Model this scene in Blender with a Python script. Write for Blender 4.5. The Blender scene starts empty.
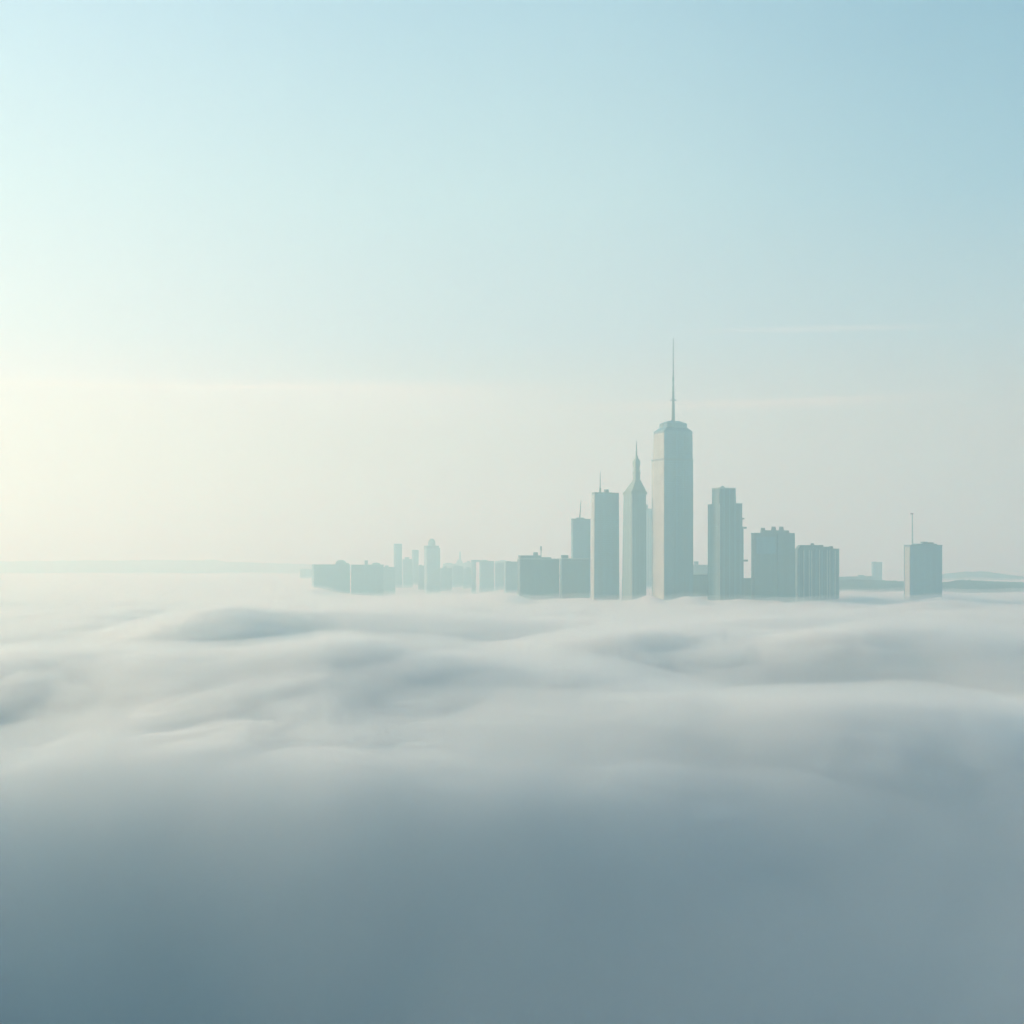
import bpy, bmesh, math
import numpy as np
from mathutils import Vector

scene = bpy.context.scene
COL = scene.collection
R = math.radians

# ------------------------------------------------------------------ camera
F, HY, CZ, GZ = 1400.0, 564.0, 55.0, -80.0     # focal length in pixels, horizon row, eye height, ground height
cam = bpy.data.objects.new("camera", bpy.data.cameras.new("camera"))
COL.objects.link(cam)
cam.location = (0, 0, CZ)
cam.rotation_euler = (R(90), 0, 0)
cam.data.sensor_width = 36.0
cam.data.lens = F / 1024 * 36.0
cam.data.shift_y = (HY - 512) / 1024
cam.data.clip_start = 0.5
cam.data.clip_end = 200000
scene.camera = cam

SUN_AZ, SUN_EL = R(-66), R(19)                  # azimuth measured from +Y, clockwise positive
sun_dir = Vector((math.sin(SUN_AZ) * math.cos(SUN_EL), math.cos(SUN_AZ) * math.cos(SUN_EL), math.sin(SUN_EL)))

# ------------------------------------------------------------------ node helpers
def new_mat(name):
    m = bpy.data.materials.new(name)
    m.use_nodes = True
    m.node_tree.nodes.clear()
    return m, m.node_tree

class NT:
    def __init__(self, nt):
        self.nt = nt
    def n(self, typ, **kw):
        nd = self.nt.nodes.new(typ)
        for k, v in kw.items():
            setattr(nd, k, v)
        return nd
    def put(self, sock, v):
        if hasattr(v, "is_output"):
            self.nt.links.new(v, sock)
        else:
            sock.default_value = v
    def math(self, op, a, b=0.0, c=None, clamp=False):
        nd = self.n("ShaderNodeMath", operation=op, use_clamp=clamp)
        self.put(nd.inputs[0], a); self.put(nd.inputs[1], b)
        if c is not None: self.put(nd.inputs[2], c)
        return nd.outputs[0]
    def mix(self, fac, a, b, blend="MIX"):
        nd = self.n("ShaderNodeMix", data_type="RGBA", blend_type=blend)
        self.put(nd.inputs[0], fac)
        self.put(nd.inputs[6], a if hasattr(a, "is_output") else (*a, 1.0))
        self.put(nd.inputs[7], b if hasattr(b, "is_output") else (*b, 1.0))
        return nd.outputs[2]
    def smooth(self, v, lo, hi, a=0.0, b=1.0):
        nd = self.n("ShaderNodeMapRange", interpolation_type="SMOOTHSTEP")
        self.put(nd.inputs[0], v)
        for i, x in enumerate((lo, hi, a, b)): nd.inputs[i + 1].default_value = x
        return nd.outputs[0]
    def ramp(self, v, stops):
        nd = self.n("ShaderNodeValToRGB")
        cr = nd.color_ramp
        cr.interpolation = "CARDINAL" if len(stops) > 2 else "LINEAR"
        cr.interpolation = "EASE"
        cr.interpolation = "B_SPLINE" if False else "LINEAR"
        while len(cr.elements) < len(stops): cr.elements.new(0.5)
        for e, (p, c) in zip(cr.elements, stops):
            e.position = p; e.color = (*c, 1.0)
        self.put(nd.inputs[0], v)
        return nd.outputs[0]

def lin(r, g, b):
    f = lambda c: (c / 255 / 12.92) if c / 255 <= 0.04045 else ((c / 255 + 0.055) / 1.055) ** 2.4
    return (f(r), f(g), f(b))

# ------------------------------------------------------------------ world: daylight sky, brighter and warmer toward the low sun
world = bpy.data.worlds.new("World")
scene.world = world
world.use_nodes = True
world.node_tree.nodes.clear()
w = NT(world.node_tree)
tc = w.n("ShaderNodeTexCoord")
sep = w.n("ShaderNodeSeparateXYZ")
world.node_tree.links.new(tc.outputs["Generated"], sep.inputs[0])
X, Y, Z = sep.outputs
az = w.math("ARCTAN2", X, Y)                                  # 0 straight ahead, negative toward the sun
hyp = w.math("SQRT", w.math("ADD", w.math("MULTIPLY", X, X), w.math("MULTIPLY", Y, Y)))
tan_el = w.math("DIVIDE", Z, w.math("MAXIMUM", hyp, 0.0001))  # slope above the horizon
el = w.math("DIVIDE", tan_el, 1.0)
pos = w.math("MULTIPLY", el, 1.0 / 0.8, clamp=True)           # 0 horizon .. 1 high sky
def P(y): return max(0.0, (HY - y) / F / 0.8)
SKY_L = [(0.0, lin(240, 238, 222)), (P(500), lin(250, 247, 232)), (P(420), lin(254, 254, 244)), (P(386), lin(250, 252, 253)), (P(340), lin(236, 250, 255)), (P(200), lin(220, 247, 255)),
         (P(0), lin(196, 232, 252)), (0.75, lin(150, 200, 225)), (1.0, lin(120, 172, 205))]
SKY_M = [(0.0, lin(228, 227, 214)), (P(500), lin(229, 230, 219)), (P(420), lin(227, 236, 229)), (P(340), lin(206, 232, 242)), (P(200), lin(200, 236, 244)),
         (P(0), lin(176, 218, 237)), (0.75, lin(130, 180, 205)), (1.0, lin(105, 155, 188))]
SKY_R = [(0.0, lin(196, 202, 196)), (P(500), lin(205, 211, 205)), (P(420), lin(207, 219, 216)), (P(340), lin(186, 218, 228)), (P(200), lin(158, 206, 227)),
         (P(0), lin(137, 188, 215)), (0.75, lin(105, 155, 185)), (1.0, lin(85, 135, 170))]
sky_l, sky_m, sky_r = w.ramp(pos, SKY_L), w.ramp(pos, SKY_M), w.ramp(pos, SKY_R)
a_l = w.smooth(az, -0.42, 0.05)
a_r = w.smooth(az, -0.02, 0.40)
grad = w.mix(a_r, w.mix(a_l, sky_l, sky_m), sky_r)
# thin cirrus streaks, following the sky's own directions
nz = w.n("ShaderNodeTexNoise"); nz.inputs["Scale"].default_value = 1.6; nz.inputs["Detail"].default_value = 4.0
cmb = w.n("ShaderNodeCombineXYZ"); w.put(cmb.inputs[0], w.math("MULTIPLY", az, 2.2)); w.put(cmb.inputs[1], w.math("MULTIPLY", el, 9.0))
world.node_tree.links.new(cmb.outputs[0], nz.inputs["Vector"])
wob = w.math("ADD", w.math("MULTIPLY", w.math("SUBTRACT", nz.outputs["Fac"], 0.5), 0.016), w.math("MULTIPLY", w.math("MINIMUM", az, 0.0), -0.014))
el_w = w.math("ADD", el, wob)
def azp(x): return math.atan((x - 512) / F)
def elp(y): return (HY - y) / F
def streak(y, half_up, half_dn, x0, x1, soft):
    e = elp(y)
    up = w.smooth(el_w, e, e + half_up / F, 1, 0)
    dn = w.smooth(el_w, e - half_dn / F, e, 0, 1)
    l = w.smooth(az, azp(x0), azp(x0 + soft)); r = w.smooth(az, azp(x1 - soft), azp(x1), 1, 0)
    return w.math("MULTIPLY", w.math("MULTIPLY", up, dn), w.math("MULTIPLY", l, r))
s1 = w.math("MULTIPLY", streak(388, 13, 60, -260, 640, 260), 0.6)
s2 = w.math("MULTIPLY", streak(335, 4, 5, 640, 1010, 170), 0.28)
s3 = w.math("MULTIPLY", streak(406, 6, 10, 500, 1000, 200), 0.5)
s4 = w.math("MULTIPLY", streak(387, 2, 5, -260, 490, 260), 0.55)
grad = w.mix(s1, grad, lin(255, 253, 243)); grad = w.mix(s4, grad, (1.2, 1.17, 1.05))
grad = w.mix(s2, grad, lin(250, 253, 248)); grad = w.mix(s3, grad, lin(253, 250, 236))
nis = w.n("ShaderNodeTexSky", sky_type="NISHITA", sun_disc=False, sun_elevation=SUN_EL, sun_rotation=SUN_AZ, air_density=1.0, dust_density=2.0, ozone_density=1.5)
nis_l = w.mix(1.0, nis.outputs[0], (0.10, 0.10, 0.10), "MULTIPLY")
away = w.smooth(w.math("ABSOLUTE", az), 0.9, 2.4)                 # the half of the sky turned away from the sun is deeper and bluer
grad = w.mix(away, grad, w.mix(1.0, grad, (0.42, 0.58, 0.70), "MULTIPLY"))
total = w.mix(0.12, grad, nis_l)
bg = w.n("ShaderNodeBackground"); bg.inputs["Strength"].default_value = 1.0
world.node_tree.links.new(total, bg.inputs["Color"])
wo = w.n("ShaderNodeOutputWorld"); world.node_tree.links.new(bg.outputs[0], wo.inputs["Surface"])

sd = bpy.data.lights.new("sun", "SUN"); sd.energy = 4.35; sd.angle = R(0.6); sd.color = (1.0, 0.925, 0.60)
sun = bpy.data.objects.new("sun", sd); COL.objects.link(sun)
sun.rotation_euler = sun_dir.to_track_quat("Z", "Y").to_euler()
sun.location = sun_dir * 3000

# ------------------------------------------------------------------ materials
def volume_mat(name, density, color, g, absorb=0.0, acol=(0.5, 0.6, 0.7)):
    m, nt = new_mat(name); t = NT(nt)
    out = t.n("ShaderNodeOutputMaterial")
    vs = t.n("ShaderNodeVolumeScatter"); vs.inputs["Color"].default_value = (*color, 1); vs.inputs["Density"].default_value = density; vs.inputs["Anisotropy"].default_value = g
    o = vs.outputs[0]
    if absorb:
        va = t.n("ShaderNodeVolumeAbsorption"); va.inputs["Color"].default_value = (*acol, 1); va.inputs["Density"].default_value = absorb
        ad = t.n("ShaderNodeAddShader"); nt.links.new(o, ad.inputs[0]); nt.links.new(va.outputs[0], ad.inputs[1]); o = ad.outputs[0]
    nt.links.new(o, out.inputs["Volume"])
    m.cycles.homogeneous_volume = True
    m.volume_intersection_method = 'FAST'
    return m

def facade_mat(name, wall, glass, bay=3.4, floor=3.9, win_w=0.62, win_h=0.6, rough=0.6, glass_rough=0.25, stripe=0.0, sk=0.45):
    m, nt = new_mat(name); t = NT(nt)
    c = t.n("ShaderNodeTexCoord"); s = t.n("ShaderNodeSeparateXYZ"); nt.links.new(c.outputs["Object"], s.inputs[0])
    u = t.math("ADD", s.outputs[0], s.outputs[1])
    fu = t.math("FRACT", t.math("DIVIDE", u, bay)); fz = t.math("FRACT", t.math("DIVIDE", s.outputs[2], floor))
    win = t.math("MULTIPLY", t.math("LESS_THAN", fu, win_w), t.math("LESS_THAN", fz, win_h))
    nz = t.n("ShaderNodeTexNoise"); nz.inputs["Scale"].default_value = 0.03; nz.inputs["Detail"].default_value = 5
    nt.links.new(c.outputs["Object"], nz.inputs["Vector"])
    var = t.smooth(nz.outputs["Fac"], 0.3, 0.7, 0.93, 1.05)
    geo = t.n("ShaderNodeNewGeometry"); gs = t.n("ShaderNodeSeparateXYZ"); nt.links.new(geo.outputs["Normal"], gs.inputs[0])
    side = t.math("LESS_THAN", t.math("ABSOLUTE", gs.outputs[2]), 0.7)
    win = t.math("MULTIPLY", win, side)
    col = t.mix(win, wall, glass)
    if stripe:
        fs = t.math("FRACT", t.math("DIVIDE", u, stripe))
        col = t.mix(t.math("MULTIPLY", t.math("LESS_THAN", fs, 0.25), sk), col, tuple(min(1, x * 1.8) for x in wall))
    sc = t.n("ShaderNodeVectorMath", operation="SCALE"); nt.links.new(col, sc.inputs[0]); nt.links.new(var, sc.inputs["Scale"])
    b = t.n("ShaderNodeBsdfPrincipled"); nt.links.new(sc.outputs[0], b.inputs["Base Color"])
    t.put(b.inputs["Roughness"], t.math("ADD", rough, t.math("MULTIPLY", win, glass_rough - rough)))
    o = t.n("ShaderNodeOutputMaterial"); nt.links.new(b.outputs[0], o.inputs["Surface"])
    return m

def plain_mat(name, col, rough=0.7, scale=0.05, metal=0.0):
    m, nt = new_mat(name); t = NT(nt)
    c = t.n("ShaderNodeTexCoord"); nz = t.n("ShaderNodeTexNoise"); nz.inputs["Scale"].default_value = scale; nz.inputs["Detail"].default_value = 6
    nt.links.new(c.outputs["Object"], nz.inputs["Vector"])
    b = t.n("ShaderNodeBsdfPrincipled")
    nt.links.new(t.mix(t.smooth(nz.outputs["Fac"], 0.3, 0.7), tuple(x * 0.9 for x in col), tuple(min(1, x * 1.1) for x in col)), b.inputs["Base Color"])
    b.inputs["Roughness"].default_value = rough; b.inputs["Metallic"].default_value = metal
    o = t.n("ShaderNodeOutputMaterial"); nt.links.new(b.outputs[0], o.inputs["Surface"])
    return m

M = {
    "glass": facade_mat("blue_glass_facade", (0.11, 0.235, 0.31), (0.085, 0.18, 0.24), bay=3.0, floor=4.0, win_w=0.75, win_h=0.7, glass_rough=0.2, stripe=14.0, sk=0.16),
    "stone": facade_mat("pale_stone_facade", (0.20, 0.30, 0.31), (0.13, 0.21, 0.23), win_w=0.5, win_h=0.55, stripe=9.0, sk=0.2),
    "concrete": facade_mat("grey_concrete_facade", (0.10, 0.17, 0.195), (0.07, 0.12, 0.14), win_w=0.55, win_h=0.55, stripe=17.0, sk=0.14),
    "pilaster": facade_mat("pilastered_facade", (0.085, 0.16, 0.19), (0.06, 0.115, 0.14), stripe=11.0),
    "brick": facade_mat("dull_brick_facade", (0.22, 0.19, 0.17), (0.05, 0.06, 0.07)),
    "roof": plain_mat("roof_felt", (0.12, 0.12, 0.12)),
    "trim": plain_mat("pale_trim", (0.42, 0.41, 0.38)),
    "metal": plain_mat("dark_steel", (0.07, 0.08, 0.09), 0.5),
    "copper": plain_mat("weathered_copper", (0.20, 0.27, 0.24), 0.6),
    "red": plain_mat("red_paint", (0.35, 0.05, 0.04), 0.5),
    "ground": plain_mat("dark_city_ground", (0.018, 0.038, 0.050), 0.9, 0.004),
    "hill": plain_mat("wooded_hill", (0.05, 0.075, 0.06), 0.9, 0.01),
}

# ------------------------------------------------------------------ object helpers
def link_mesh(name, bm, mat, parent=None):
    me = bpy.data.meshes.new(name); bm.normal_update(); bm.to_mesh(me); bm.free()
    me.materials.append(mat)
    o = bpy.data.objects.new(name, me); COL.objects.link(o)
    if parent is not None: o.parent = parent
    return o

def prism(bm, base, z0, top, z1):
    """A closed solid between two rings of (x, y) points."""
    lo = [bm.verts.new((x, y, z0)) for x, y in base]; hi = [bm.verts.new((x, y, z1)) for x, y in top]
    n = len(lo)
    bm.faces.new(lo[::-1]); bm.faces.new(hi)
    for i in range(n): bm.faces.new((lo[i], lo[(i + 1) % n], hi[(i + 1) % n], hi[i]))

def rect(x0, x1, y0, y1): return [(x0, y0), (x1, y0), (x1, y1), (x0, y1)]
def ring(cx, cy, r, n=12): return [(cx + r * math.cos(2 * math.pi * i / n), cy + r * math.sin(2 * math.pi * i / n)) for i in range(n)]

def lathe(bm, cx, cy, prof, n=14):
    rings = [[bm.verts.new((cx + r * math.cos(2 * math.pi * i / n), cy + r * math.sin(2 * math.pi * i / n), z)) for i in range(n)] for r, z in prof]
    for a, b in zip(rings, rings[1:]):
        for i in range(n): bm.faces.new((a[i], a[(i + 1) % n], b[(i + 1) % n], b[i]))
    bm.faces.new(rings[0][::-1]); bm.faces.new(rings[-1])

class Building:
    """A building whose nearest corner stands on the sight line of column xc at distance D; its two visible walls run to columns xl and xr."""
    def __init__(self, name, label, cat, D, xl, xc, xr, theta=24, group=None, depth=None):
        th = R(theta); s, c = math.sin(th), math.cos(th)
        ul, uc, ur = [(x - 512) / F for x in (xl, xc, xr)]
        Cx, Cy = uc * D, D
        self.d = (Cx - ul * Cy) / (s + ul * c) if depth is None else depth
        self.w = (ur * Cy - Cx) / (c - ur * s)
        self.C, self.th, self.D = (Cx, Cy), th, D
        ox = Cx + self.w / 2 * c - self.d / 2 * s; oy = Cy + self.w / 2 * s + self.d / 2 * c
        self.root = bpy.data.objects.new(name, None); COL.objects.link(self.root)
        self.root.location = (ox, oy, GZ); self.root.rotation_euler = (0, 0, th)
        self.root["label"] = label; self.root["category"] = cat
        if group: self.root["group"] = group
        self.hw, self.hd = self.w / 2, self.d / 2
    def z(self, py, k=1.0):                       # local height of image row py at the front corner
        return CZ + (HY - py) / F * self.D * k - GZ
    def x(self, px):                              # local x on the front wall seen in column px
        u = (px - 512) / F; s, c = math.sin(self.th), math.cos(self.th)
        return (u * self.C[1] - self.C[0]) / (c - u * s) - self.hw
    def part(self, name, mat, build, parent=None):
        bm = bmesh.new(); build(bm); return link_mesh(name, bm, M[mat], parent or self.root)
    def body(self, roof_py, mat, name="wall", taper=(0, 0, 0, 0)):
        z1 = self.z(roof_py)
        l, r, f, b = taper
        return self.part(name, mat, lambda bm: prism(bm, rect(-self.hw, self.hw, -self.hd, self.hd), 0, rect(-self.hw + l, self.hw - r, -self.hd + f, self.hd - b), z1))
    def parapet(self, roof_py, h=1.6, out=0.6, mat="trim", ins=(0, 0, 0, 0)):
        z0 = self.z(roof_py); l, r, f, b = ins
        X0, X1, Y0, Y1 = -self.hw + l, self.hw - r, -self.hd + f, self.hd - b
        def mk(bm):
            t = 1.2
            for q in (rect(X0 - out, X1 + out, Y0 - out, Y0 + t), rect(X0 - out, X1 + out, Y1 - t, Y1 + out),
                      rect(X0 - out, X0 + t, Y0 + t, Y1 - t), rect(X1 - t, X1 + out, Y0 + t, Y1 - t)):
                prism(bm, q, z0 + 0.02, q, z0 + h)
        return self.part("parapet", mat, mk)
    def unit(self, px0, px1, y0, y1, py_lo, py_hi, name="rooftop_unit", mat="concrete", top_scale=1.0):
        """A block on the roof between columns px0 and px1, y0..y1 as shares of the depth."""
        a, b = self.x(px0), self.x(px1); c, d = -self.hd + self.d * y0, -self.hd + self.d * y1
        mx, my = (a + b) / 2, (c + d) / 2; k = top_scale
        top = rect(mx + (a - mx) * k, mx + (b - mx) * k, my + (c - my) * k, my + (d - my) * k)
        return self.part(name, mat, lambda bm: prism(bm, rect(a, b, c, d), self.z(py_lo), top, self.z(py_hi)))
    def mast(self, px, py_lo, py_hi, r0, r1, yk=0.3, mat="metal", prof=None, lean=0.0, name="antenna"):
        cx, cy = self.x(px), -self.hd + self.d * yk
        p = prof or [(r0, self.z(py_lo) - 0.5), (r1, self.z(py_hi))]
        o = self.part(name, mat, lambda bm: lathe(bm, 0, 0, [(r, z - p[0][1]) for r, z in p]))
        o.location = (cx, cy, p[0][1]); o.rotation_euler = (0, lean, 0)
        return o

# ------------------------------------------------------------------ the tallest tower
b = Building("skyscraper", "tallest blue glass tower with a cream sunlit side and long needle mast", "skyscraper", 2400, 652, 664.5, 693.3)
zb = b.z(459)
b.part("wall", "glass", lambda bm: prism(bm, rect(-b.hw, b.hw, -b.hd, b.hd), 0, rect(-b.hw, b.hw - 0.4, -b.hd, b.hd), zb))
b.part("upper_wall", "glass", lambda bm: prism(bm, rect(-b.hw, b.hw - 1.4, -b.hd, b.hd - 4.5), zb + 0.01, rect(-b.hw, b.hw - 1.6, -b.hd, b.hd - 7), b.z(431)))
b.part("sunlit_side_paint", "trim", lambda bm: prism(bm, rect(-b.hw - 0.7, -b.hw - 0.02, -b.hd + 1.0, b.hd - 0.6), 0, rect(-b.hw - 0.7, -b.hw - 0.02, -b.hd + 1.0, b.hd - 0.6), zb - 1.5))  # pale sheet: sunlight on the left wall put into its colour
b.part("upper_sunlit_side_paint", "trim", lambda bm: prism(bm, rect(-b.hw - 0.7, -b.hw - 0.02, -b.hd + 1.0, b.hd - 5.2), zb + 1.5, rect(-b.hw - 0.7, -b.hw - 0.02, -b.hd + 1.0, b.hd - 7.4), b.z(432.5)))  # same for the upper storeys, sunlit side put in as paler colour
b.part("ledge", "concrete", lambda bm: prism(bm, rect(-b.hw - 1.3, b.hw + 0.8, -b.hd - 0.25, b.hd + 0.6), zb - 1.1, rect(-b.hw - 1.3, b.hw + 0.8, -b.hd - 0.25, b.hd + 0.6), zb + 0.9))
for k in (0.36, 0.68):
    xk = -b.hw + b.w * k
    b.part("pier", "concrete", lambda bm: prism(bm, rect(xk - 0.5, xk + 0.5, -b.hd - 0.6, -b.hd - 0.02), 0, rect(xk - 0.5, xk + 0.5, -b.hd - 0.6, -b.hd - 0.02), b.z(433)))
def crown(bm):
    xa, xb, ya, yb = -b.hw - 0.8, b.hw - 1.0, -b.hd - 0.4, b.hd - 6.6
    def sc(k, kx=0.0):
        mx, my = (xa + xb) / 2, (ya + yb) / 2
        return rect(mx + (xa - mx) * k, mx + (xb - mx) * k, my + (ya - my) * k, my + (yb - my) * k)
    prism(bm, sc(1.0), b.z(431) + 0.02, sc(1.0), b.z(430.3))
    prism(bm, sc(0.985), b.z(430.3) + 0.02, sc(0.72), b.z(426.6))
    prism(bm, sc(0.70), b.z(426.6) + 0.02, sc(0.70), b.z(422.4))
    prism(bm, sc(0.72), b.z(422.4) + 0.02, sc(0.30), b.z(419.4))
cr = b.part("crown", "glass", crown)
for k in (-1, 1):
    b.part("rooftop_unit", "concrete", lambda bm: prism(bm, rect(k * 19 - 3, k * 19 + 3, -4, 5), b.z(427.8), rect(k * 19 - 3, k * 19 + 3, -4, 5), b.z(423.0)))
zt = lambda y: b.z(y, 1.01)
mst = b.mast(678.6, 420, 338, 3, 0.8, yk=0.42, prof=[(3.3, zt(421)), (3.0, zt(418)), (2.3, zt(404)), (1.9, zt(392)), (1.6, zt(389)), (1.9, zt(388.5)), (1.9, zt(386.5)), (1.4, zt(386)), (1.3, zt(381)), (1.75, zt(380.5)), (1.75, zt(377)), (1.15, zt(376.5)), (0.95, zt(360)), (0.75, zt(338))])
bm = bmesh.new(); lathe(bm, 0, 0, [(6.0, zt(400.2) - zt(421)), (6.0, zt(399.6) - zt(421))], 16); link_mesh("mast_platform", bm, M["metal"], mst)

# ------------------------------------------------------------------ slab tower, left of the spire tower
b = Building("office_tower", "plain flat roofed tower left of the spire tower, thin aerial on its roof", "office tower", 2500, 590.6, 594.0, 619.6)
b.body(493.3, "glass", taper=(1.8, 1.6, 0, 1.6)); b.parapet(493.3, 2.0, 0.3, "concrete", ins=(1.8, 1.6, 0, 1.6))
b.part("sunlit_side_paint", "trim", lambda bm: prism(bm, rect(-b.hw - 0.6, -b.hw - 0.02, -b.hd + 0.4, b.hd - 0.4), 0, rect(-b.hw + 1.2, -b.hw + 1.78, -b.hd + 0.4, b.hd - 1.8), b.z(494.5)))  # added pale strip paints the sunlight on the tower's left side
b.unit(606.3, 610.0, 0.3, 0.7, 493.3, 489.0, "roof_tank", "metal", 0.85)
b.mast(601.2, 493, 472, 1, 1, prof=[(1.9, b.z(493.6)), (1.7, b.z(488)), (0.9, b.z(487.5)), (0.7, b.z(480)), (0.5, b.z(471.5))])

# ------------------------------------------------------------------ spire tower
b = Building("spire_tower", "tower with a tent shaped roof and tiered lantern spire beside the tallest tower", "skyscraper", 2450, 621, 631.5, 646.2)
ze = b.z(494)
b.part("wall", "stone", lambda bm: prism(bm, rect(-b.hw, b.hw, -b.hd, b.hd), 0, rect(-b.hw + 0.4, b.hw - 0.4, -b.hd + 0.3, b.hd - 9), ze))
yb = b.hd - 8.5
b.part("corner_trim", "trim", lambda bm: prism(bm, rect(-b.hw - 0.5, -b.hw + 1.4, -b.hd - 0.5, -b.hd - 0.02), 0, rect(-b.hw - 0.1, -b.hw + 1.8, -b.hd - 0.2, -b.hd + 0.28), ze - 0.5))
b.part("eave", "copper", lambda bm: (prism(bm, rect(-b.hw - 0.9, b.hw + 1.6, -b.hd - 0.8, yb), ze + 0.02, rect(-b.hw - 0.9, b.hw + 1.6, -b.hd - 0.8, yb), ze + 4.0)))
cxs, cys = 3.6, (-b.hd + yb) / 2
def tent(bm):
    hwx, hwy = b.hw + 0.5, (yb + b.hd) / 2 + 0.3
    prev, zp, cp = 1.0, ze + 4.02, 0.4
    for k, y, cc in ((0.88, 490.2, 1.2), (0.72, 486.8, 2.2), (0.53, 483.2, 3.0), (0.36, 479.6, 3.6)):
        z = b.z(y)
        q = lambda s, cx: rect(cx - hwx * s, cx + hwx * s, cys - hwy * s, cys + hwy * s)
        prism(bm, q(prev, cp), zp, q(k, cc), z); prev, zp, cp = k, z + 0.01, cc
roof = b.part("roof", "copper", tent)
zz = lambda y: b.z(y, 1.008)
def lantern(bm):
    for hw_, lo, hi in ((4.6, 480, 474.4), (5.3, 474.3, 471.8), (4.1, 471.7, 466.6), (4.6, 466.5, 465.2), (5.0, 465.1, 460.6), (3.6, 460.5, 458.6), (2.0, 458.5, 456.0)):
        prism(bm, rect(cxs - hw_, cxs + hw_, cys - hw_, cys + hw_), zz(lo), rect(cxs - hw_ * 0.96, cxs + hw_ * 0.96, cys - hw_ * 0.96, cys + hw_ * 0.96), zz(hi))
lan = b.part("lantern", "copper", lantern)
bm = bmesh.new(); lathe(bm, cxs, cys, [(1.5, zz(457.5)), (1.1, zz(450)), (0.55, zz(441))]); link_mesh("spire", bm, M["metal"], lan)
b.unit(644.6, 646.4, -0.03, 0.25, 510, 499.0, "corner_pinnacle", "copper", 0.5)

# slim pale tower half hidden between spire tower and tallest tower
b = Building("slim_tower", "slim pale tower showing in the narrow gap left of the tallest tower", "tower", 3700, 644.0, 646.0, 655)
b.body(509, "stone"); b.parapet(509, 1.5)
b.unit(646.6, 648.4, 0.2, 0.7, 509, 504.5, "roof_tank", "concrete")
for k in range(3):
    b.part("balcony_stack", "trim", lambda bm: prism(bm, rect(-b.hw + 3 + k * 6, -b.hw + 5.2 + k * 6, -b.hd - 1.4, -b.hd - 0.02), 20, rect(-b.hw + 3 + k * 6, -b.hw + 5.2 + k * 6, -b.hd - 1.4, -b.hd - 0.02), b.z(513 + 4 * k)))

# small tower with a leaning aerial
b = Building("office_tower", "shorter tower with one tilted aerial, leftmost of the tall cluster", "office tower", 2750, 571.2, 573.0, 590.5)
b.body(519.3, "glass"); b.parapet(519.3, 1.4, 0.3, "concrete")
b.unit(576, 586, 0.1, 0.9, 519.3, 517.4, "plant_room", "concrete", 0.6)
b.mast(580.2, 518, 499.5, 1.3, 0.55, lean=R(5))

# low wide blocks in front of the cluster's left end
b = Building("apartment_block", "low wide block with a roof mast and tank, left of the tall cluster", "apartment block", 2650, 517.5, 520, 559.3)
b.body(559.2, "concrete"); b.parapet(559.2, 1.2, 0.3)
b.unit(520.6, 541, 0.05, 0.9, 559.2, 555.4, "stair_tower", "concrete")
b.unit(541.1, 552, 0.1, 0.8, 559.2, 557.2, "plant_room", "concrete", 0.9)
b.unit(534.2, 538.5, 0.1, 0.5, 555.4, 552.2, "roof_tank", "metal", 0.8)
b.mast(541.4, 557.2, 546, 1, 1, 0.15, prof=[(0.8, b.z(557.4)), (0.8, b.z(550.5)), (1.5, b.z(550.2)), (1.4, b.z(546.4)), (0.6, b.z(546.0))])
b = Building("apartment_block", "low flat block with a small roof hut at the foot of the slab tower", "apartment block", 2600, 559.6, 561.5, 589.0)
b.body(559.0, "concrete"); b.parapet(559.0, 1.2, 0.5)
b.unit(562.5, 568.6, 0.1, 0.8, 559.0, 555.0, "roof_hut", "concrete")

# ------------------------------------------------------------------ stepped tower right of the tallest
b = Building("stepped_tower", "stepped tower with setback top and small roof knob right of the tallest tower", "skyscraper", 2350, 707.8, 719.4, 742.2)
zs, zu = b.z(503.6), b.z(488.4)
b.part("wall", "pilaster", lambda bm: prism(bm, rect(-b.hw, b.hw, -b.hd, b.hd), 0, rect(-b.hw, b.hw, -b.hd, b.hd), zs))
b.part("upper_wall", "pilaster", lambda bm: prism(bm, rect(-b.hw + 0.05, b.x(736.2), -b.hd + 0.05, b.hd * 0.28), zs + 0.01, rect(-b.hw + 0.05, b.x(735.5), -b.hd + 0.05, b.hd * 0.25), zu))
b.part("parapet", "trim", lambda bm: prism(bm, rect(-b.hw - 0.5, b.x(736.0), -b.hd - 0.5, b.hd * 0.29), zu + 0.01, rect(-b.hw - 0.5, b.x(736.0), -b.hd - 0.5, b.hd * 0.29), zu + 1.6))
b.part("shoulder_parapet", "trim", lambda bm: prism(bm, rect(b.x(736.6), b.hw + 0.5, -b.hd - 0.4, b.hd + 0.4), zs + 0.01, rect(b.x(736.6), b.hw + 0.5, -b.hd - 0.4, b.hd + 0.4), zs + 1.4))
b.mast(726, 488, 485.3, 1, 1, 0.3, "concrete", [(4.4, zu + 0.5), (3.6, zu + 2.8), (2.2, zu + 4.4), (1.0, zu + 5.2)], name="roof_knob")
b.part("corner_trim", "trim", lambda bm: prism(bm, rect(-b.hw - 0.5, -b.hw + 0.9, -b.hd - 0.5, -b.hd - 0.02), 0, rect(-b.hw - 0.5, -b.hw + 0.9, -b.hd - 0.5, -b.hd - 0.02), zs))
b.part("side_bay", "pilaster", lambda bm: prism(bm, rect(b.hw + 0.02, b.hw + 3.0, -b.hd + 3, b.hd - 6), 0, rect(b.hw + 0.02, b.hw + 2.4, -b.hd + 3, b.hd - 6), b.z(519)))
b.part("balcony", "metal", lambda bm: prism(bm, rect(b.hw + 0.03, b.hw + 5, -b.hd + 1, -b.hd + 9), b.z(519), rect(b.hw + 0.03, b.hw + 5, -b.hd + 1, -b.hd + 9), b.z(517.6)))
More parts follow.
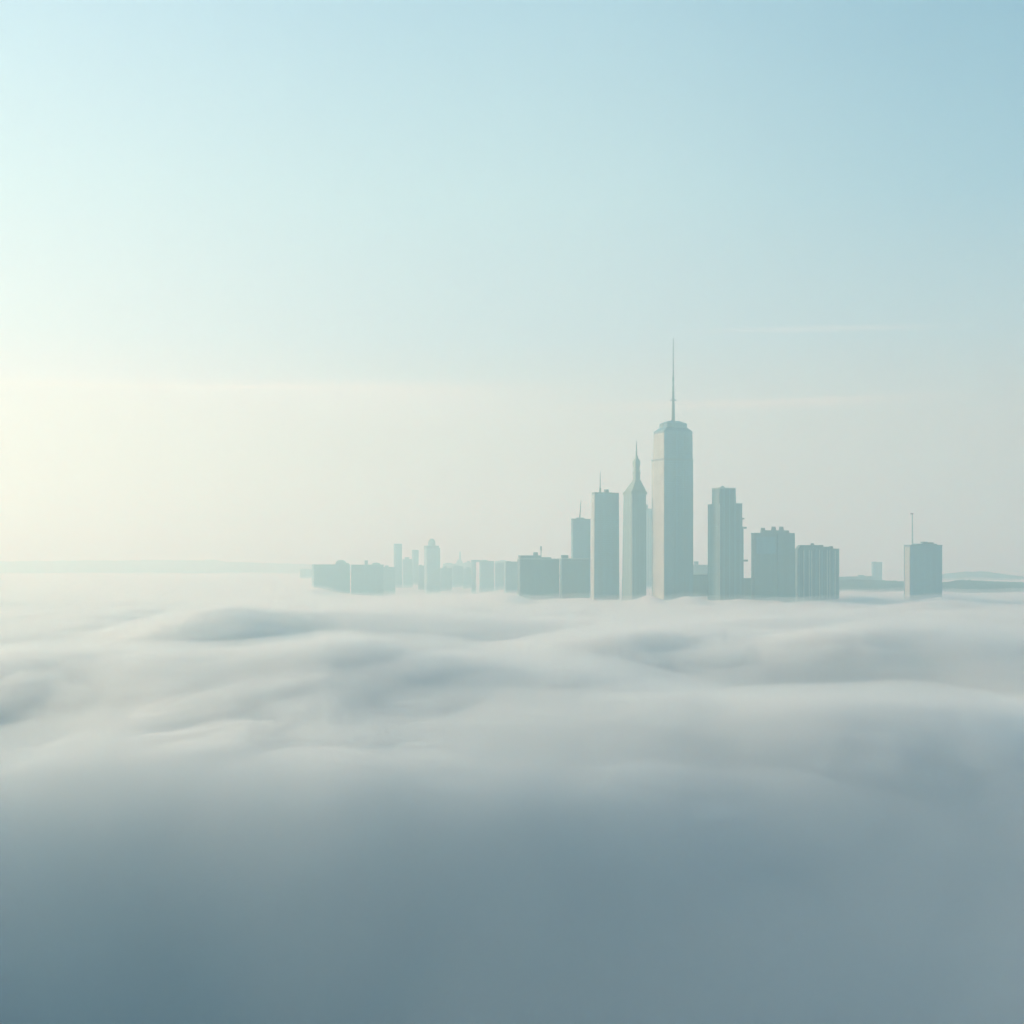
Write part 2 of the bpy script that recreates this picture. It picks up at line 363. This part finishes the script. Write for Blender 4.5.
b.part("balcony", "metal", lambda bm: prism(bm, rect(b.hw + 2.5, b.hw + 9.5, -b.hd + 1, -b.hd + 9), b.z(528.4), rect(b.hw + 2.5, b.hw + 9.5, -b.hd + 1, -b.hd + 9), b.z(526.4)))
b.part("lower_bay", "pilaster", lambda bm: prism(bm, rect(b.hw + 3.04, b.hw + 5.0, -b.hd + 3, b.hd - 6), 0, rect(b.hw + 2.45, b.hw + 4.6, -b.hd + 3, b.hd - 6), b.z(528.5)))
b.part("skybridge", "metal", lambda bm: prism(bm, rect(b.hw + 5.05, b.hw + 13, -b.hd + 2, -b.hd + 7), b.z(561.5), rect(b.hw + 5.05, b.hw + 13, -b.hd + 2, -b.hd + 7), b.z(559.6)))

b = Building("low_block", "low link block filling the slot between stepped tower and knobbed block", "building", 2480, 741, 743, 757)
b.body(578.5, "concrete"); b.parapet(578.5, 1.0)
b = Building("low_block", "low block with a pale roof edge at the right foot of the tallest tower", "building", 2520, 688, 691, 714)
b.body(574.6, "concrete"); b.parapet(574.6, 1.8, 0.8)
b = Building("low_block", "distant low block with a tiny roof cube seen behind the tallest tower's right foot", "building", 3600, 686, 689, 716)
b.body(565.2, "concrete"); b.parapet(565.2, 1.0)
b.unit(695.6, 699.0, 0.2, 0.6, 565.2, 561.4, "roof_hut", "concrete")

# ------------------------------------------------------------------ knobbed block and pilastered block
b = Building("office_block", "broad block with knobs along its roof right of the stepped tower", "office block", 2380, 751.2, 754.6, 794.6, theta=14)
b.body(533.6, "concrete"); b.parapet(533.6, 1.4, 0.3, "concrete")
b.unit(763, 790, 0.15, 0.85, 533.6, 530.2, "plant_room", "concrete", 0.97)
for x0, x1, y in ((762.2, 766, 527.8), (772.8, 776.8, 526.4), (780.4, 784.6, 526.4)):
    b.unit(x0, x1, 0.2, 0.5, 530.2, y, "roof_knob", "metal", 0.8)
b.unit(785.5, 789.4, 0.05, 0.12, 533.6, 531.0, "roof_knob", "metal", 0.8)
b.part("glazed_panel", "glass", lambda bm: prism(bm, rect(b.x(756.5), b.x(776), -b.hd - 0.5, -b.hd - 0.02), b.z(554), rect(b.x(756.5), b.x(776), -b.hd - 0.5, -b.hd - 0.02), b.z(537)))
b.part("front_bay", "concrete", lambda bm: prism(bm, rect(b.x(777), b.hw - 0.4, -b.hd - 2.2, -b.hd - 0.02), 0, rect(b.x(777), b.hw - 0.4, -b.hd - 2.2, -b.hd - 0.02), b.z(534.8)))

b = Building("office_block", "ribbed block with a stepped roofline, rightmost of the tall cluster", "office block", 2420, 794.5, 797.5, 839.2, theta=16)
b.body(549.2, "pilaster"); b.parapet(549.2, 1.3, 0.3, "concrete")
b.unit(799, 831, 0.05, 0.95, 549.2, 546.6, "upper_storey", "concrete")
b.unit(800, 822, 0.15, 0.97, 546.6, 545.0, "plant_room", "concrete", 0.9)
for x0, x1, lo, y in ((811.3, 814.5, 545.0, 543.2), (820.2, 823.8, 546.6, 544.8), (829.6, 833.6, 549.2, 546.0)):
    b.unit(x0, x1, 0.1, 0.3, lo, y, "roof_knob", "metal", 0.8)
for px in (803.4, 808.8, 811.2, 819.0, 826.8, 829.4, 834.6):
    b.part("pilaster", "trim", lambda bm: prism(bm, rect(b.x(px), b.x(px + 0.7), -b.hd - 0.9, -b.hd - 0.02), 0, rect(b.x(px), b.x(px + 0.7), -b.hd - 0.9, -b.hd - 0.02), b.z(550.4)))

# ------------------------------------------------------------------ the lone block on the right
b = Building("office_block", "lone square block with a sunlit cream left edge and flagpole like mast, far right", "office block", 2550, 904.0, 910.0, 942.2, theta=22)
b.body(545.4, "glass"); b.parapet(545.4, 1.2, 0.4, "concrete")
b.part("sunlit_side_paint", "trim", lambda bm: prism(bm, rect(-b.hw - 0.6, -b.hw - 0.02, -b.hd + 0.5, b.hd - 4), 0, rect(-b.hw - 0.6, -b.hw - 0.02, -b.hd + 0.5, b.hd - 4), b.z(547)))  # sunlight on the left side painted in as a cream sheet
b.unit(916, 938, 0.05, 0.9, 545.4, 543.6, "upper_storey", "glass", 0.92)
b.unit(923.6, 928.4, 0.1, 0.5, 543.6, 541.6, "roof_hut", "concrete")
b.unit(930.2, 934.2, 0.1, 0.5, 543.6, 542.2, "roof_hut", "metal")
m_ = b.mast(913.6, 545.2, 514, 1.5, 1.0, 0.2, "trim")
bm = bmesh.new(); zt_ = b.z(514) - b.z(545.2)
prism(bm, rect(-4.4, 1.6, -1.1, 1.1), zt_, rect(-3.6, 1.6, -1.1, 1.1), zt_ + 2.4); link_mesh("beacon", bm, M["red"], m_)

# ------------------------------------------------------------------ the far, hazier buildings
def simple(name, label, cat, D, xl, xc, xr, roof, mat="concrete", units=(), domes=(), theta=20, group=None, masts=()):
    q = Building(name, label, cat, D, xl, xc, xr, theta, group)
    q.body(roof, mat); q.parapet(roof, 1.6, 0.4, "concrete")
    for u in units: q.unit(*u)
    for px, r, lo, hi in domes:
        z0, z1 = q.z(lo), q.z(hi)
        prof = [(r, z0)] + [(r * math.cos(a), z0 + (z1 - z0) * (0.35 + 0.65 * math.sin(a))) for a in np.linspace(0, 1.35, 6)]
        cx = q.x(px); q.part("dome", "copper", lambda bm: lathe(bm, cx, 0, prof))
    for px, lo, hi, r in masts: q.mast(px, lo, hi, r, r * 0.5, 0.4)
    return q

simple("apartment_block", "long low block at the left end of the hazy skyline with a humped roof", "apartment block", 3900, 312, 314, 350, 565.0, domes=((342, 15, 565, 559.8),), units=((337.2, 349, 0.1, 0.9, 565, 563.2),))
simple("apartment_block", "low block with a rounded roof end and little roof post beside the humped block", "apartment block", 3900, 351, 351.8, 383.6, 565.2, domes=((376.5, 12, 565, 562.6),), units=((365.2, 368, 0.2, 0.7, 565.2, 560.4),))
simple("slim_tower", "slim plain flat topped tower, second tallest on the hazy left skyline", "tower", 4700, 393.8, 395, 402, 544.2)
simple("low_block", "low hazy block between the slim flat topped tower and its narrow neighbour", "building", 4800, 402.4, 403.5, 412.5, 559.5, units=((405.5, 409.5, 0.2, 0.8, 559.5, 557.2),))
simple("slim_tower", "narrow shorter tower just left of the domed tower", "tower", 5000, 412, 413.2, 418.6, 550.4)
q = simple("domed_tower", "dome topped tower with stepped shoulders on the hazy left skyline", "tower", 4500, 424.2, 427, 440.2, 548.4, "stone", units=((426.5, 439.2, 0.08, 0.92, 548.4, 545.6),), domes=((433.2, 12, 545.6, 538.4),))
simple("spire_tower", "very faint thin pointed tower between the domed tower and the framed block", "tower", 6500, 455.5, 457, 465, 563.5, units=((457.4, 463.2, 0.1, 0.9, 563.5, 559.5, "upper_storey", "concrete", 0.6),), masts=((460.6, 560, 551.5, 5.0),))
q = simple("framed_block", "pale block with an open frame gap at its left end", "building", 4400, 479.5, 481, 494, 561.6, domes=((485, 13, 561.6, 559.8),), units=((489.8, 493.6, 0.1, 0.9, 561.6, 561.0),))
q.part("frame_leg", "concrete", lambda bm: prism(bm, rect(q.x(473), q.x(476), -q.hd, q.hd), 0, rect(q.x(473), q.x(476), -q.hd, q.hd), q.z(562)))
q.part("frame_beam", "concrete", lambda bm: prism(bm, rect(q.x(472.6), q.x(480.2), -q.hd - 0.3, q.hd - 0.3), q.z(562) + 0.02, rect(q.x(472.6), q.x(480.2), -q.hd - 0.3, q.hd - 0.3), q.z(560)))
simple("low_block", "low pale block just right of the open framed block", "building", 4500, 494.5, 495.5, 504, 563.6)
simple("apartment_block", "small square block touching the left side of the low wide mast block", "apartment block", 3500, 504.5, 506, 520, 562.2, units=((507, 511, 0.2, 0.8, 562.2, 561.2),))
simple("slim_tower", "small lone pale tower left of the lone square block", "tower", 4300, 871.6, 873.4, 882.2, 562.6, units=((873.8, 876, 0.2, 0.7, 562.6, 561.6),))
rng_u = np.random.RandomState(5)
low = [("low_block", "very faint far block just left of the thin pointed tower", 6200, 443, 445, 456, 564.0),
       ("low_block", "very faint far block just right of the thin pointed tower", 6200, 464, 465, 472, 562.8),
       ("low_block", "very faint far block behind the gap right of the framed block", 6000, 495, 497, 510, 561.4),
       ("low_block", "faint low block right of the rounded roof block", 4300, 383, 384, 395, 567.5),
       ("low_block", "faint low block at the foot of the domed tower, right side", 4600, 440, 441, 452, 568.5),
       ("low_block", "faint low block under the thin pointed tower", 4800, 452, 453, 463, 566.6),
       ("low_block", "faint low block left of the open framed block", 4700, 463, 464, 473, 569.0),
       ("low_block", "faint low block between the narrow tower and domed tower", 4650, 418, 419, 425, 566.0),
       ("low_block", "tiny low block at the far left end of the hazy skyline", 6000, 300, 301, 312, 569.6),
       ("low_block", "low dim block just right of the ribbed block", 3700, 838, 840, 858, 577.6),
       ("low_block", "low dim block left of the small lone pale tower", 3800, 856, 858, 873, 576.8)]
for n_, l_, D_, a_, c_, e_, r_ in low:
    w_ = e_ - c_; t0 = rng_u.uniform(0.1, 0.4)
    simple(n_, l_, "building", D_, a_, c_, e_, r_, units=((c_ + w_ * t0, c_ + w_ * (t0 + rng_u.uniform(0.25, 0.5)), 0.1, 0.9, r_, r_ - rng_u.uniform(0.8, 2.4)),))

# ------------------------------------------------------------------ noise for the terrain and the fog top
rng = np.random.RandomState(11)
PERM = rng.permutation(4096)
GA = rng.uniform(0, 2 * np.pi, 4096)
def perlin(x, y):
    xi, yi = np.floor(x).astype(np.int64), np.floor(y).astype(np.int64)
    fx, fy = x - xi, y - yi
    u, v = fx**3 * (fx * (fx * 6 - 15) + 10), fy**3 * (fy * (fy * 6 - 15) + 10)
    def g(ix, iy, dx, dy):
        a = GA[PERM[(PERM[ix & 4095] + iy) & 4095]]
        return np.cos(a) * dx + np.sin(a) * dy
    n00, n10 = g(xi, yi, fx, fy), g(xi + 1, yi, fx - 1, fy)
    n01, n11 = g(xi, yi + 1, fx, fy - 1), g(xi + 1, yi + 1, fx - 1, fy - 1)
    return 1.5 * ((n00 * (1 - u) + n10 * u) * (1 - v) + (n01 * (1 - u) + n11 * u) * v)
def sstep(v, a, b):
    t = np.clip((v - a) / (b - a), 0, 1); return t * t * (3 - 2 * t)

# ground
bm = bmesh.new()
bm.faces.new([bm.verts.new(p) for p in ((-60000, -20000, GZ), (60000, -20000, GZ), (60000, 60000, GZ), (-60000, 60000, GZ))])
g_ = link_mesh("ground", bm, M["ground"]); g_["kind"] = "structure"

# low hills: a far one on the left, two on the right
def hill(name, D, x0, x1, pts, depth):
    """Ridge at distance D whose skyline runs through (column, row) points."""
    n, k = 420, 9
    px = np.linspace(x0, x1, n)
    py = np.interp(px, [p[0] for p in pts], [p[1] for p in pts])
    bm = bmesh.new(); rows = []
    for j in range(k):
        t = j / (k - 1) * 2 - 1
        Yd = D + t * depth
        row = []
        for i in range(n):
            top = CZ + (HY - py[i]) / F * D + float(perlin(np.array(px[i] * 0.31), np.array(D * 0.01))) * D * 0.0007 + float(perlin(np.array(px[i] * 1.3 + 0.5), np.array(D * 0.013))) * D * 0.0004
            z = GZ + (top - GZ) * max(0.0, 1 - t * t) ** 0.8
            row.append(bm.verts.new(((px[i] - 512) / F * D, Yd, z - 0.5)))
        rows.append(row)
    for a, c in zip(rows, rows[1:]):
        for i in range(n - 1): bm.faces.new((a[i], a[i + 1], c[i + 1], c[i]))
    for f in bm.faces: f.smooth = True
    o = link_mesh(name, bm, M["hill"]); o["kind"] = "structure"
    return o
hill("hill", 9500, -420, 420, [(-420, 563), (-100, 562.5), (40, 561), (150, 560), (205, 560.4), (213, 559.2), (222, 561.4), (250, 562.6), (262, 562.6), (300, 564), (340, 566), (420, 573)], 900)
hill("hill", 5600, 900, 1500, [(900, 582), (940, 575), (960, 572), (985, 571.4), (1000, 574), (1024, 577), (1100, 575), (1300, 572), (1500, 580)], 500)
hill("hill", 3300, 820, 1400, [(820, 584), (850, 579), (880, 580), (905, 581), (945, 582), (960, 579.5), (990, 581), (1024, 582), (1120, 579), (1400, 584)], 160)

# ------------------------------------------------------------------ fog: closed volumes with a billowing top
def at(px, py, z=0.0):
    D = (CZ - z) * F / (py - HY); return (px - 512) / F * D, D
# the big rolls: (column, row, half width, half depth, height)
BUMPS = [(*at(200, 702, 2), 170, 55, 12), (*at(335, 705, 4), 42, 48, 13), (*at(40, 692, 4), 65, 48, 11), (*at(150, 705, 4), 32, 36, 7), (*at(545, 712, 2), 60, 55, 10), (*at(300, 745, 4), 95, 50, 6), (*at(790, 752, 0), 75, 45, 14), (*at(960, 735, 0), 40, 45, 8),
         (*at(235, 662, -6), 65, 45, -13), (*at(20, 650, -5), 110, 70, -7), (*at(660, 700, -6), 75, 55, -7), (*at(840, 695, -6), 100, 60, -9), (*at(480, 660, -6), 80, 45, -12),
         (*at(200, 630, 6), 75, 80, 20), (*at(90, 612, 6), 110, 90, 10), (*at(620, 648, 5), 85, 70, 10), (*at(400, 628, 5), 90, 80, 14), (*at(890, 650, 5), 110, 70, 14), (*at(760, 625, 5), 120, 80, 10),
         ((960 - 512) / F * 2250, 2250, 120, 110, 8),
         ((420 - 512) / F * 3900, 3900, 330, 900, -44)]
# puffs that climb the walls of the towers: (column, distance, height, half width, half depth)
for px_, D_, a_, sx_, sy_ in ((508, 2330, 17, 42, 110), (548, 2380, 5, 26, 60), (590, 2300, -2, 40, 60), (648, 2290, 13, 17, 50), (690, 2280, 7, 20, 45), (712, 2230, -3, 16, 45), (741, 2270, 4, 12, 40),
                              (778, 2270, 6, 13, 40), (806, 2290, 3, 14, 40), (868, 2330, 8, 42, 80), (936, 2440, 7, 22, 50), (398, 3300, -4, 60, 200), (318, 3300, 24, 60, 220)):
    BUMPS.append(((px_ - 512) / F * D_, D_, sx_, sy_, a_ / 0.9))
def puffs(x, y, cell, seed):
    """Rounded cauliflower tops: the highest of a scatter of domes."""
    u, v = x / cell, y / cell
    iu, iv = np.floor(u).astype(np.int64), np.floor(v).astype(np.int64)
    out = np.zeros_like(u)
    for a in (-1, 0, 1):
        for b in (-1, 0, 1):
            k = PERM[(PERM[(iu + a + seed * 17) & 4095] + iv + b) & 4095]
            jx, jy, jr = GA[k] / 6.2832, GA[(k * 7 + 13) & 4095] / 6.2832, GA[(k * 3 + 101) & 4095] / 6.2832
            d2 = ((u - iu - a - jx) ** 2 + (v - iv - b - jy) ** 2) / (0.62 + 0.36 * jr) ** 2
            out = np.maximum(out, (0.45 + 0.55 * jr) * np.sqrt(np.clip(1.0 - d2, 0, 1)))
    return out
def fog_big(x, y):
    h = 5.0 * perlin(x / 430 + 5.2, y / 430 + 2.1) - 2.0
    wx = x + 45 * perlin(x / 200 + 3.1, y / 200 + 7.7); wy = y + 45 * perlin(x / 200 + 13.1, y / 200 + 1.7)
    p = perlin(wx / 210 + 1.3, wy / 230 + 9.4)
    h += 9.0 * (np.sqrt(p * p + 0.06) * 1.7 - 0.5)
    for bx, by, sx, sy, a in BUMPS:
        h += (1.0 if sy < 500 else 1.0) * (1.2 if by < 1500 else 0.9 if by < 3000 else 1.0) * a * np.exp(-((x - bx) / sx) ** 2 - ((y - by) / (sy * (1.35 if by < 1500 else 1.0))) ** 2)
    return h
def fog_fine(x, y):
    wx = x + 16 * perlin(x / 55 + 3.1, y / 55 + 7.7) + 5 * perlin(x / 17 + 1.1, y / 17 + 2.7); wy = y + 16 * perlin(x / 55 + 13.1, y / 55 + 1.7) + 5 * perlin(x / 17 + 8.1, y / 17 + 5.7)
    return 2.2 * perlin(wx / 80 + 4.2, wy / 80 + 1.1) + 2.4 * (puffs(wx, wy, 62, 2) - 0.6) + 2.6 * (puffs(wx, wy, 27, 3) - 0.6) + 1.6 * (puffs(wx, wy, 12, 4) - 0.6)
def fog_height(x, y):
    b = fog_big(x, y)
    crest = (0.4 + 0.75 * sstep(b, -4.0, 6.0)) * (1 + 0.45 * (1 - sstep(y, 640, 1000)))
    return b + crest * fog_fine(x, y) - 1.0 - 8.0 * sstep(y, 1100, 2000)

def fog_mesh(name, zfun, zbot, mat, rad, half, na_front, na_back):
    nr = len(rad)
    ang = np.concatenate([np.linspace(-half, half, na_front, endpoint=False), np.linspace(half, 2 * np.pi - half, na_back, endpoint=False)])
    A, Rr = np.meshgrid(ang, rad)
    x, y = Rr * np.sin(A), Rr * np.cos(A)
    z = np.maximum(zfun(x, y, Rr), zbot + 2)
    n = len(ang)
    top = np.stack([x, y, z], -1).reshape(-1, 3)
    zc = float(z[0].mean())
    outer = np.stack([x[-1], y[-1], np.full(n, zbot)], -1)
    V = np.concatenate([top, [[0, 0, zc]], outer, [[0, 0, zbot]]])
    ic, io, ib = nr * n, nr * n + 1, nr * n + 1 + n
    j = np.arange(n); jn = (j + 1) % n
    quads = []
    for i in range(nr - 1):
        quads.append(np.stack([i * n + j, (i + 1) * n + j, (i + 1) * n + jn, i * n + jn], -1)[:, ::-1])
    quads.append(np.stack([(nr - 1) * n + j, io + j, io + jn, (nr - 1) * n + jn], -1)[:, ::-1])
    quads = np.concatenate(quads)
    tris = np.concatenate([np.stack([np.full(n, ic), jn, j], -1), np.stack([np.full(n, ib), io + j, io + jn], -1)])
    me = bpy.data.meshes.new(name)
    me.vertices.add(len(V)); me.vertices.foreach_set("co", V.astype(np.float32).ravel())
    loops = np.concatenate([quads.ravel(), tris.ravel()])
    starts = np.concatenate([np.arange(len(quads)) * 4, len(quads) * 4 + np.arange(len(tris)) * 3])
    me.loops.add(len(loops)); me.loops.foreach_set("vertex_index", loops.astype(np.int32))
    me.polygons.add(len(starts)); me.polygons.foreach_set("loop_start", starts.astype(np.int32))
    me.update(calc_edges=True); me.validate()
    me.materials.append(mat)
    o = bpy.data.objects.new(name, me); COL.objects.link(o)
    o["kind"] = "structure"
    return o

DENSE = volume_mat("dense_fog", 1 / 11.0, (1.0, 1.0, 1.0), 0.25)
MID = volume_mat("soft_fog", 1 / 48.0, (0.98, 0.995, 1.0), 0.25, 1 / 48.0 * 0.05, (0.0, 0.4, 0.65))
MIST = volume_mat("far_mist", 1 / 600.0, (0.98, 1.0, 1.0), 0.3)
THIN = volume_mat("thin_fog", 1 / 900.0, (0.58, 0.85, 1.0), 0.4, 1 / 520.0, (0.0, 0.35, 0.6))  # blue foreground shade put into this fog's scatter and absorption colour
HAZE = volume_mat("haze_air", 1 / 2500.0, (0.62, 0.94, 1.0), 0.42)
def warp_r(x, y, r):
    return r + 30 * perlin(x / 210 + 2.2, y / 150 + 6.1) + 9 * perlin(x / 80 + 4.4, y / 50 + 3.3) - 70 * np.exp(-((x + 130) / 110) ** 2 - ((y - 300) / 220) ** 2) + 45 * np.exp(-((x + 50) / 90) ** 2 - ((y - 400) / 120) ** 2)
def dense_top(x, y, r):
    q = warp_r(x, y, r)
    k = sstep(q, 190, 340)
    return k * fog_height(x, y) + (1 - k) * fog_big(x, y) - 78 * (1 - sstep(q, 170, 390))
def mid_top(x, y, r):
    wx, wy = x + 10 * perlin(x / 40 + 1.7, y / 40 + 5.1), y + 10 * perlin(x / 40 + 9.7, y / 40 + 3.1)
    return 0.9 * fog_big(x, y) + 2.5 + 8.0 * (puffs(wx, wy, 85, 6) - 0.4) + 3.5 * (puffs(wx, wy, 33, 7) - 0.4) - 82 * (1 - sstep(warp_r(x, y, r), 115, 360)) - 14 * sstep(r, 1000, 2100)
def thin_top(x, y, r):
    return 0.45 * fog_big(x, y) + 5.0 - 90 * sstep(r, 450, 900)
def mist_top(x, y, r):
    return 0.8 * fog_big(x, y) + 0.9 * fog_fine(x, y) + 6.0 - 90 * (1 - sstep(r, 330, 700)) - 5.0 * sstep(r, 1000, 2000)
def radii(*seg):
    return np.concatenate([np.exp(np.linspace(np.log(a), np.log(b), n, endpoint=False)) for a, b, n in seg])
fog_mesh("fog_bank", dense_top, GZ + 1.0, DENSE, radii((8, 180, 30), (180, 3600, 520), (3600, 26000, 60)), 0.46, 680, 110)
fog_mesh("fog_slope", mid_top, GZ + 0.75, MID, radii((8, 150, 30), (150, 2600, 300)), 0.46, 420, 60)
fog_mesh("fog_veil", thin_top, GZ + 0.5, THIN, radii((8, 1000, 120)), 0.6, 200, 60)
fog_mesh("far_mist", mist_top, GZ + 0.6, MIST, radii((300, 3600, 260), (3600, 26000, 50)), 0.5, 420, 60)
# haze: one wide body of hazy air around the whole view
bm = bmesh.new(); prism(bm, rect(-16000, 16000, -2500, 22000), GZ + 0.25, rect(-16000, 16000, -2500, 22000), 490)
hz = link_mesh("haze", bm, HAZE); hz["kind"] = "structure"

# ------------------------------------------------------------------ render settings
scene.view_settings.view_transform = "Standard"; scene.view_settings.look = "None"
scene.view_settings.exposure = 0; scene.view_settings.gamma = 1
scene.render.engine = "CYCLES"
c = scene.cycles
c.max_bounces = 9; c.volume_bounces = 7; c.diffuse_bounces = 3; c.glossy_bounces = 3; c.transmission_bounces = 4; c.transparent_max_bounces = 96
c.use_denoising = True
try: c.denoiser = "OPENIMAGEDENOISE"
except Exception: pass
c.use_adaptive_sampling = True; c.adaptive_threshold = 0.08; c.adaptive_min_samples = 16
c.sample_clamp_indirect = 8.0
c.volume_step_rate = 1.0
